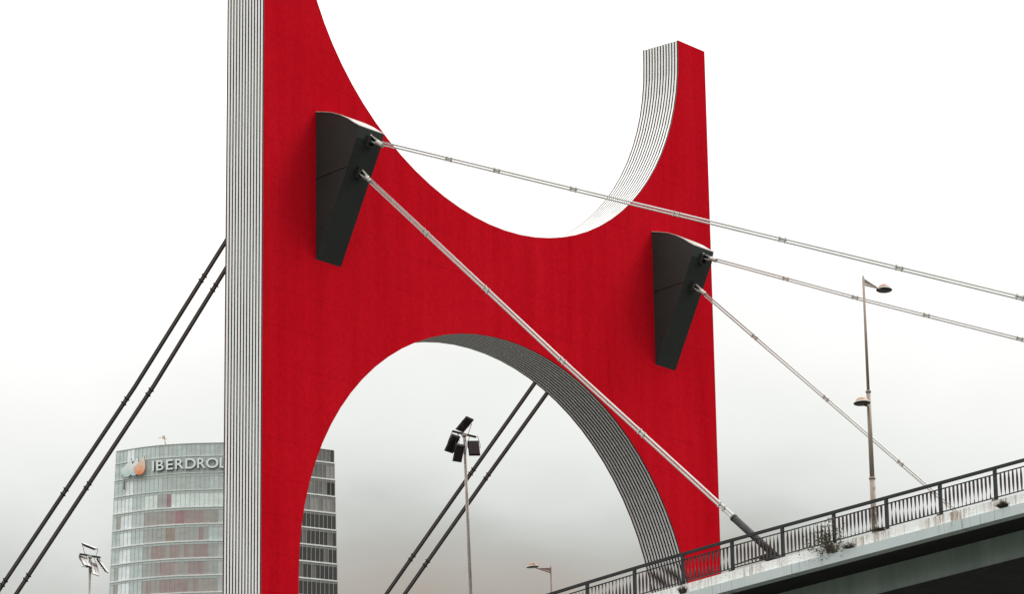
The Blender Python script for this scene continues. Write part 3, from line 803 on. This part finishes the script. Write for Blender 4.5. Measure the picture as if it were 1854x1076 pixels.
# roof maintenance crane
kc = noisy('beige_crane_paint', (.50, .38, .27), (.66, .54, .42), 1, .6)
p0, n0 = plan_at((299 - 406) * .1095); B0 = tw(p0, ROOF, -1.0, n0)
cr_ = MB(); T0 = B0 + TR * -.45 + Vector((0, 0, 1.75)); cr_.tube([B0 - Vector((0, 0, .6)), T0], [.17, .12], 10)
cr_.obox(T0 + TR * -.12 + Vector((0, 0, .12)), TR, TF, (0, 0, 1), .26, .22, .27)
cr_.tube([T0, T0 + TR * -.75 + Vector((0, 0, .05)), T0 + TR * -1.25 + Vector((0, 0, -.05))], [.09, .06, .05], 8)
cr_.tube([T0 + Vector((0, 0, -.1)), T0 + TR * .55 + Vector((0, 0, -.25))], .05, 8)
cr_.build('roof_crane', kc, tower)

# ------------------------------------------------------------------ plants on the kerb
def tuft(x, y, z, wid, hgt, n, label, mt, name='weed_tuft', group=None, cat='weed', lean=0):
    mb = MB(); r = random.Random(int(abs(y) * 10))
    for i in range(n):
        a = r.uniform(-1, 1); bx = x + r.uniform(-.05, .02); by = y + a * wid * .25
        ty = by + a * wid * .35 + lean * .2 + r.uniform(-.06, .06); tx = bx - r.uniform(.0, .16); tz = z + hgt * r.uniform(.45, 1) * (1 - .45 * abs(a))
        midp = Vector(((bx + tx) / 2 - .01, (by + ty) / 2, z + (tz - z) * .62)); w_ = r.uniform(.006, .013)
        P = [Vector((bx, by, z)), midp, Vector((tx, ty, tz))]
        for k in range(2):
            p_, q_ = P[k], P[k + 1]; wa, wb = w_ * (1 - .3 * k), w_ * (.7 - .6 * k)
            mb.add([p_ + Vector((0, -wa, 0)), p_ + Vector((0, wa, 0)), q_ + Vector((0, wb, 0)), q_ + Vector((0, -wb, 0))], [(0, 1, 2, 3)])
    return tag(mb.build(name, mt, None, (x, y, z)), label, cat, group)
kx = 2.24
def zseam(y): return ZK(y) - .305
tuft(kx + .02, -27.2, zseam(-27.2), .42, .24, 170, 'dark dry grass tuft on the kerb ledge at the far right', M['drygrass'])
tuft(2.36, -22.95, ZK(-22.9) + .005, .55, .16, 130, 'dark dead leaf clump wedged beside the lamp foot', M['drygrass'], lean=1)
tuft(kx, -15.72, zseam(-15.7) - .02, .34, .36, 90, 'small dry weed on the kerb below the foot of the red wall', M['twig'])
def bush():
    e = empty('kerb_bush', (2.25, -21.0, zseam(-21))); tag(e, 'scraggly leafy bush growing out of the kerb through the railing', 'bush')
    r = random.Random(21); st_, lf = MB(), MB()
    root = Vector((2.22, -21.35, zseam(-21.35)))
    def leafs(p, k):
        for _ in range(k):
            c = p + Vector((r.gauss(0, .035), r.gauss(0, .05), r.gauss(0, .045))); s_ = r.uniform(.020, .044)
            u = Vector((r.uniform(-1, 1), r.uniform(-1, 1), r.uniform(-.6, .6))).normalized(); v = u.cross(Vector((r.uniform(-1, 1), r.uniform(-1, 1), r.uniform(-1, 1)))).normalized()
            lf.add([c - u * s_, c - v * s_ * .55, c + u * s_, c + v * s_ * .55], [(0, 1, 2, 3)])
    for i in range(24):
        ang = r.uniform(-1, 1); L_ = r.uniform(.6, 1.15) * (1 - .2 * abs(ang))
        d_ = Vector((r.uniform(-.25, .25), ang * 1.0 + .30, r.uniform(.25, 1.0))).normalized()
        if i % 7 == 0: d_.z = -.1
        p = root + Vector((0, r.uniform(-.15, .25), 0)); pts = [p.copy()]
        for k in range(6):
            d_ = (d_ + Vector((r.gauss(0, .16), r.gauss(0, .2), .10 + r.gauss(0, .12)))).normalized(); p = p + d_ * L_ / 6; pts.append(p.copy())
            if k > 1 or r.random() < .4: leafs(p, r.choice((2, 4, 7)))
            if r.random() < .55:
                q = p + Vector((r.gauss(0, .06), r.gauss(0, .10), r.uniform(0, .12))); st_.tube([p, q], [.004, .002], 4, cap=False); leafs(q, 6)
        st_.tube(pts, [.008, .007, .006, .005, .004, .003, .002], 5, cap=False)
    for i in range(38):      # dense leafy base on the left side
        leafs(root + Vector((r.gauss(-.03, .05), .45 + r.gauss(0, .34), r.gauss(.16, .16))), 5)
    st_.build('stems', M['twig'], e); lf.build('leaves', M['leaf'], e)
bush()
tuft(kx, -21.9, zseam(-21.9), .5, .22, 80, 'dry grass tuft at the root of the bush', M['drygrass'])
S.cycles.max_bounces = 6
